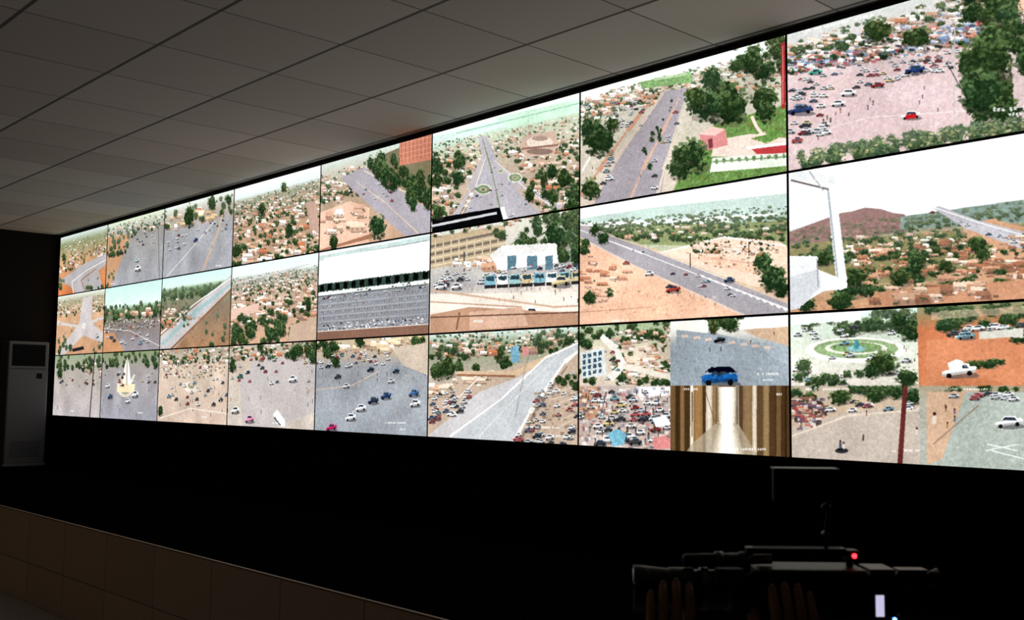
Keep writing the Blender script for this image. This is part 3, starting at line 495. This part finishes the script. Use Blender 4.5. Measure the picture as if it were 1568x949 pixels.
# ------------------------------------------------------------------ video wall
vw=empty("video_wall")
box("cabinet",(-.02,-.0,ZB-.015),(NC*PW+.02,Y1-.001,ZT+.015),m_bezel,vw)
for c in range(NC):
    for r in range(3):
        g=.0055+.0035*max(0,(5-c)/5);a,b_=c*PW+g,(c+1)*PW-g;g=.0055;t,d=ZT-r*PH-g,ZT-(r+1)*PH+g
        bm=bmesh.new();vs=[bm.verts.new(q) for q in((a,-.006,d),(b_,-.006,d),(b_,-.006,t),(a,-.006,t),(a,.001,d),(b_,.001,d),(b_,.001,t),(a,.001,t))]
        fs=[(0,1,2,3),(5,4,7,6),(4,0,3,7),(1,5,6,2),(3,2,6,7),(4,5,1,0)]
        uv=bm.loops.layers.uv.new("UVMap")
        for i,f in enumerate(fs):
            ff=bm.faces.new([vs[k] for k in f]);ff.material_index=0 if i==0 else 1
            for lp in ff.loops: lp[uv].uv=(lp.vert.co.x/(NC*PW),(lp.vert.co.z-ZB)/(3*PH))
        obj("display_panel_%d_%d"%(r+1,c+1),bm,[m_scr,m_bezel],vw)
# ------------------------------------------------------------------ air conditioner
m_ac=mat("ac_white_plastic",(.13,.135,.145),.5,spec=.3);m_acd=mat("ac_dark_panel",(.008,.008,.010),.6,spec=.05)
ac=empty("standing_air_conditioner")
A0,A1=-.52,-.14;AX=.22;H0=ZS+.001;H1=H0+1.245
box("cabinet_body",(X0+.04,A0,H0+.05),(AX,A1,H1),m_ac,ac,.02,3)
box("plinth",(X0+.05,A0+.01,H0),(AX-.01,A1-.01,H0+.05),m_acd,ac)
box("base_lip",(X0+.04,A0-.01,H0+.035),(AX+.012,A1+.01,H0+.06),m_ac,ac,.006)
box("outlet_recess",(AX-.01,A0+.035,H1-.24),(AX+.003,A1-.035,H1-.03),m_acd,ac,.002)
for i in range(6): box("louver_%d"%i,(AX,A0+.04,H1-.225+i*.033),(AX+.008,A1-.04,H1-.222+i*.033),m_acd,ac)
box("control_panel",(AX,A1-.11,H1-.36),(AX+.004,A1-.06,H1-.31),m_acd,ac)
box("front_seam",(AX-.001,A0+.02,H1-.27),(AX+.002,A1-.02,H1-.265),m_bezel,ac)
for i in range(8): box("grille_slot_%d"%i,(AX,A0+.05,H0+.13+i*.02),(AX+.002,A1-.05,H0+.133+i*.02),m_acd,ac)
# ------------------------------------------------------------------ video camera rig and its operator
D=1.7
def wp(px,py,d):
    v=RM@np.array([(px-784)/F*d,-(py-474.5)/F*d,-d]);return Vector((CX+v[0],CY+v[1],CZ+v[2]))
R0=wp(1200,860,D)
rig=empty("video_camera",R0);rig.rotation_euler=(0,0,YAW)
m_k=mat("camera_black_plastic",(.007,.007,.008),.45,spec=.3,bump=.1,bscale=200)
m_kg=mat("camera_grey_metal",(.085,.085,.09),.4,metal=.6)
m_gl=mat("lens_glass",(.004,.004,.008),.05,spec=.8)
m_red=mat("tally_red",(.3,0,0),.4,em=(1,.02,.03),es=7);m_blu=mat("status_blue",(0,0,.3),.4,em=(.12,.3,1),es=7);m_dsp=mat("small_display",(.1,.1,.1),.3,em=(.62,.57,.82),es=.95)
box("camera_body",(-.05,-.045,-.085),(.125,.045,-.006),m_k,rig,.008,3)
box("side_panel",(-.03,-.049,-.07),(.10,-.044,-.02),m_k,rig,.003)
for i in range(4): lathe("side_button_%d"%i,(-.01+i*.025,-.048,-.032),(-.01+i*.025,-.053,-.032),[(0,.004),(1,.0035)],m_k,rig,16)
tube("top_handle",[(-.06,0,-.006),(-.06,0,.012),(-.048,0,.019),(.09,0,.019),(.105,0,.012),(.108,0,-.006)],.006,m_k,rig)
box("handle_rail",(-.062,-.012,.017),(.10,.012,.0235),m_k,rig,.002)
box("tally_housing",(.098,-.02,.004),(.118,.006,.022),m_k,rig,.003)
lathe("lens_barrel",(-.05,0,-.045),(-.245,0,-.045),[(0,.03),(.12,.03),(.13,.033),(.3,.033),(.31,.031),(.5,.031),(.51,.034),(.7,.034),(.71,.032),(.9,.036),(1,.037)],m_k,rig)
for i,x in enumerate((-.085,-.125)): lathe("lens_ring_%d"%i,(x,0,-.045),(x-.012,0,-.045),[(0,.0345),(1,.0345)],m_kg,rig)
lathe("front_glass",(-.2452,0,-.045),(-.246,0,-.045),[(0,.03),(1,.03)],m_gl,rig)
lathe("microphone",(-.02,.0,.004),(-.165,0,.0),[(0,.008),(.3,.008),(.31,.011),(.97,.011),(1,.007)],m_k,rig,24)
for i,x in enumerate((-.06,-.1)): lathe("mic_clamp_%d"%i,(x,0,.002),(x-.012,0,.002),[(0,.0135),(1,.0135)],m_kg,rig,24)
box("mic_mount",(-.075,-.006,-.02),(-.055,.006,.0),m_k,rig,.002)
box("follow_focus",(-.12,-.05,-.03),(-.075,-.03,-.004),m_kg,rig,.004)
box("monitor_body",(-.018,-.012,.098),(.084,.003,.152),m_k,rig,.003)
box("monitor_screen",(-.012,-.0135,.104),(.078,-.0118,.147),m_gl,rig)
box("monitor_top_highlight",(-.02,-.03,.151),(.085,.004,.1535),m_kg,rig,.0008)  # lighter grey strip put in as the highlight along the monitor's top edge
box("monitor_side_highlight",(.083,-.03,.108),(.0852,.004,.152),m_kg,rig,.0008)  # same for the lit right edge: highlight built as a grey strip
tube("monitor_stand",[(.073,-.002,.10),(.073,-.002,.07),(.07,-.002,.06),(.07,0,.022)],.0035,m_k,rig)
lathe("stand_ball",(.07,-.01,.088),(.07,.006,.088),[(0,.006),(.5,.008),(1,.006)],m_k,rig,20)
lathe("stand_knob",(.068,-.012,.045),(.068,.006,.045),[(0,.005),(1,.005)],m_k,rig,20)
box("battery",(.125,-.035,-.08),(.175,.035,-.012),m_k,rig,.005)
box("battery_top",(.132,-.03,-.013),(.172,.03,-.006),m_kg,rig,.002)
box("viewfinder_tube",(.172,-.03,-.035),(.228,.005,-.01),m_k,rig,.006)
box("viewfinder_top",(.178,-.028,-.0105),(.226,.002,-.0065),m_kg,rig,.002)
lathe("eyecup",(.226,-.012,-.023),(.245,-.012,-.023),[(0,.011),(.5,.013),(1,.017)],m_k,rig,24)
box("side_display_body",(.128,-.05,-.082),(.15,-.036,-.035),m_k,rig,.003)
box("side_display",(.132,-.0512,-.076),(.145,-.0498,-.043),m_dsp,rig)
def ball(name,c,r,m,par):
    bm=bmesh.new();bmesh.ops.create_uvsphere(bm,u_segments=16,v_segments=10,radius=r)
    bmesh.ops.translate(bm,verts=bm.verts,vec=c);return obj(name,bm,m,par,True)
ball("tally_light",(.109,-.021,.0135),.0038,m_red,rig);box("status_light_arm",(.148,-.045,-.088),(.172,-.03,-.074),m_k,rig,.003);ball("status_light",(.163,-.046,-.081),.0030,m_blu,rig)
# operator, sitting cross-legged on the floor, arms raised to the camera
op=empty("camera_operator",(R0.x,R0.y,0));op.rotation_euler=(0,0,YAW)
RZ=R0.z
m_cl=mat("dark_shirt",(.012,.012,.015),.9,spec=.1,bump=.3,bscale=40);m_tr=mat("dark_trousers",(.012,.013,.018),.9,spec=.1,bump=.2);m_sk=mat("skin_brown",(.50,.27,.17),.5,spec=.35,var=.12,bscale=60,bump=.1);m_hr=mat("black_hair",(.006,.005,.005),.8,bump=.8,bscale=120);m_ew=mat("eye_white",(.6,.58,.55),.3);m_lip=mat("lips",(.20,.08,.06),.5);m_nail=mat("fingernail",(.62,.40,.32),.3)
def skin(name,V,E,Rr,m,par,root=0,sub=2):
    me=bpy.data.meshes.new(name);me.from_pydata([tuple(v) for v in V],E,[]);o=bpy.data.objects.new(name,me);link(o,par);me.materials.append(m)
    o.modifiers.new("Skin",'SKIN')
    sl=me.skin_vertices[0].data if me.skin_vertices else None
    if sl is None:
        bpy.context.view_layer.objects.active=o;bpy.ops.mesh.customdata_skin_add();sl=me.skin_vertices[0].data
    for i,r in enumerate(Rr):
        sl[i].radius=(r,r) if not isinstance(r,tuple) else r;sl[i].use_root=(i==root)
    s=o.modifiers.new("Sub",'SUBSURF');s.levels=sub;s.render_levels=sub
    o.modifiers["Skin"].use_smooth_shade=True
    return o
LW=(-.210,-.055,RZ-.135);RW=(.012,-.075,RZ-.125)
BV=[(.0,-.42,.14),(0,-.42,.28),(0,-.41,.42),(0,-.40,.52),(0,-.40,.58),(0,-.395,.66),
 (-.17,-.40,.545),(-.27,-.30,.62),LW,(.17,-.40,.545),(.235,-.27,.60),RW]
skin("torso_and_sleeves",BV,[(0,1),(1,2),(2,3),(3,4),(4,5),(3,6),(6,7),(7,8),(3,9),(9,10),(10,11)],
 [(.15,.12),(.135,.105),(.155,.115),(.13,.10),(.065,.06),(.055,.055),.062,.047,.031,.062,.047,.031],m_cl,op)
skin("legs_in_trousers",[(0,-.42,.12),(-.1,-.42,.12),(-.40,-.18,.16),(-.08,-.05,.07),(.1,-.42,.12),(.40,-.18,.16),(.08,-.10,.075)],[(0,1),(1,2),(2,3),(0,4),(4,5),(5,6)],[(.13,.11),.10,.07,.05,.10,.07,.05],m_tr,op)
for s,x in(("left",-.02),("right",.02)):
    skin("shoe_"+s,[(x*3.5,-.05 if s=='left' else -.10,.06),(-x*2,-.02 if s=='left' else -.07,.05),(-x*6,.0 if s=='left' else -.05,.045)],[(0,1),(1,2)],[.045,.045,.035],m_k,op)
bm=bmesh.new();bmesh.ops.create_uvsphere(bm,u_segments=40,v_segments=28,radius=1)
for v in bm.verts:
    x,y,z=v.co;f=1-.22*max(0,-z)**1.5
    v.co=Vector((x*.075*f,y*.095*(1-.08*max(0,-z)),z*.115))
    if y>0: 
        v.co.y-=.008*math.exp(-((z-.05)**2)/.02)*(1 if abs(x)>.2 and abs(x)<.6 else 0)
        v.co.y+=.006*math.exp(-((z+.8)**2)/.03)
HC=Vector((.01,-.38,.775));bmesh.ops.translate(bm,verts=bm.verts,vec=HC);obj("head",bm,m_sk,op,True)
bm=bmesh.new();bmesh.ops.create_uvsphere(bm,u_segments=40,v_segments=28,radius=1)
dl=[v for v in bm.verts if (v.co.z<.35 and v.co.y>.35) or v.co.z<-.45 or (v.co.y>-.1 and v.co.z<-.05)]
bmesh.ops.delete(bm,geom=dl,context='VERTS')
for v in bm.verts: v.co=Vector((v.co.x*.081,v.co.y*.101,v.co.z*.121))
bmesh.ops.translate(bm,verts=bm.verts,vec=HC);obj("hair",bm,m_hr,op,True)
skin("nose",[HC+Vector((0,.088,.012)),HC+Vector((0,.101,-.016)),HC+Vector((0,.108,-.028))],[(0,1),(1,2)],[.007,.010,.012],m_sk,op)
skin("mouth",[HC+Vector((-.022,.083,-.056)),HC+Vector((0,.091,-.054)),HC+Vector((.022,.083,-.056))],[(0,1),(1,2)],[.004,.007,.004],m_lip,op)
for s in(-1,1):
    sd='left' if s<0 else 'right'
    ball("eye_"+sd,HC+Vector((s*.030,.079,.004)),.012,m_ew,op);ball("pupil_"+sd,HC+Vector((s*.030,.088,.004)),.0055,m_hr,op)
    skin("brow_"+sd,[HC+Vector((s*.016,.09,.024)),HC+Vector((s*.044,.078,.025))],[(0,1)],[.004,.003],m_hr,op)
    skin("ear_"+sd,[HC+Vector((s*.078,-.004,.02)),HC+Vector((s*.084,-.01,.0)),HC+Vector((s*.076,-.002,-.028))],[(0,1),(1,2)],[(.006,.012),(.006,.014),.006],m_sk,op)
def hand(name,W_,K,th):
    W_=Vector(W_)
    kn=[Vector(k[0]) for k in K];mc=[W_.lerp(k,.45) for k in kn]
    bm=bmesh.new();
    for p,r in [(W_,.021)]+[(m_,.0125) for m_ in mc]+[(k,.0105) for k in kn]+[(W_.lerp(Vector(th[0]),.5),.014)]:
        for dx_,dy_,dz_ in ((1,0,0),(-1,0,0),(0,1,0),(0,-1,0),(0,0,1),(0,0,-1),(.7,.7,0),(-.7,-.7,0),(.7,-.7,0),(-.7,.7,0)): bm.verts.new(p+Vector((dx_,dy_,dz_))*r)
    r_=bmesh.ops.convex_hull(bm,input=bm.verts);bmesh.ops.delete(bm,geom=[g for g in r_['geom_interior'] if isinstance(g,bmesh.types.BMVert)],context='VERTS')
    o=obj(name+"_palm",bm,m_sk,op,True);rm=o.modifiers.new("Remesh",'REMESH');rm.mode='VOXEL';rm.voxel_size=.003;rm.use_smooth_shade=True;sm=o.modifiers.new("Smooth",'SMOOTH');sm.iterations=4
    names=["index","middle","ring","little"]
    for i,k in enumerate(K):
        pts=[mc[i].lerp(kn[i],.6)]+[Vector(p) for p in k]
        rr=[.0085,.0098,.0088,.0080,.0068] if i<3 else [.0075,.0085,.0076,.0069,.0058]
        skin(name+"_"+names[i]+"_finger",pts,[(j,j+1) for j in range(len(pts)-1)],rr,m_sk,op)
        t=pts[-1];bm=bmesh.new();bmesh.ops.create_uvsphere(bm,u_segments=12,v_segments=8,radius=1)
        for v in bm.verts: v.co=Vector((v.co.x*.0048,v.co.y*.002,v.co.z*.006))+t+Vector((0,-.0055,-.001))
        obj(name+"_"+names[i]+"_nail",bm,m_nail,op,True)
    pts=[W_.lerp(Vector(th[0]),.6)]+[Vector(p) for p in th]
    skin(name+"_thumb",pts,[(j,j+1) for j in range(len(pts)-1)],[.013,.0125,.0105,.0085][:len(pts)],m_sk,op)
zc=RZ-.045
K=[]
for i,x in enumerate((-.162,-.183,-.204,-.224)):
    l=(.98,1.07,1.0,.80)[i]
    K.append([(x,-.044,zc-.055),(x-.001,-.058,zc-.055+.030*l),(x-.001,-.055,zc-.055+.055*l),(x,-.042,zc-.055+.071*l)])
hand("left_hand",(-.206,-.050,RZ-.150),K,[(-.170,-.005,zc-.066),(-.157,.025,zc-.050),(-.155,.040,zc-.025)])
K=[]
for i,x in enumerate((-.028,-.008,.012,.031)):
    l=(.98,1.05,1.0,.82)[i]
    K.append([(x,-.066,RZ-.092),(x-.004,-.072,RZ-.092+.028*l),(x-.006,-.064,RZ-.092+.050*l),(x-.007,-.058,RZ-.092+.064*l)])
hand("right_hand",(.010,-.074,RZ-.150),K,[(-.03,-.055,RZ-.115),(-.055,-.045,RZ-.095),(-.062,-.03,RZ-.075)])
# ------------------------------------------------------------------ light
w=bpy.data.worlds.new("world");scn.world=w;w.use_nodes=True;w.node_tree.nodes["Background"].inputs[0].default_value=(.5,.55,.6,1);w.node_tree.nodes["Background"].inputs[1].default_value=0.0
l=bpy.data.lights.new("riser_fill_light",'AREA');l.shape='RECTANGLE';l.size=1.2;l.size_y=.6;l.energy=11;l.color=(1,.8,.62);lo=bpy.data.objects.new("riser_fill_light",l);lo.location=(4,-6.2,ZC-.05);link(lo)  # unseen fill light, added at the back of the room to brighten the riser
# ------------------------------------------------------------------ camera
cd=bpy.data.cameras.new("camera");co=link(bpy.data.objects.new("camera",cd))
loc=[CX,CY,CZ];co.matrix_world=Matrix([list(RM[i])+[loc[i]] for i in range(3)]+[[0,0,0,1]])
cd.sensor_width=36;cd.sensor_fit='HORIZONTAL';cd.lens=F/1568*36;cd.clip_start=.02
cd.dof.use_dof=True;cd.dof.focus_distance=6.0;cd.dof.aperture_fstop=8.0
scn.camera=co
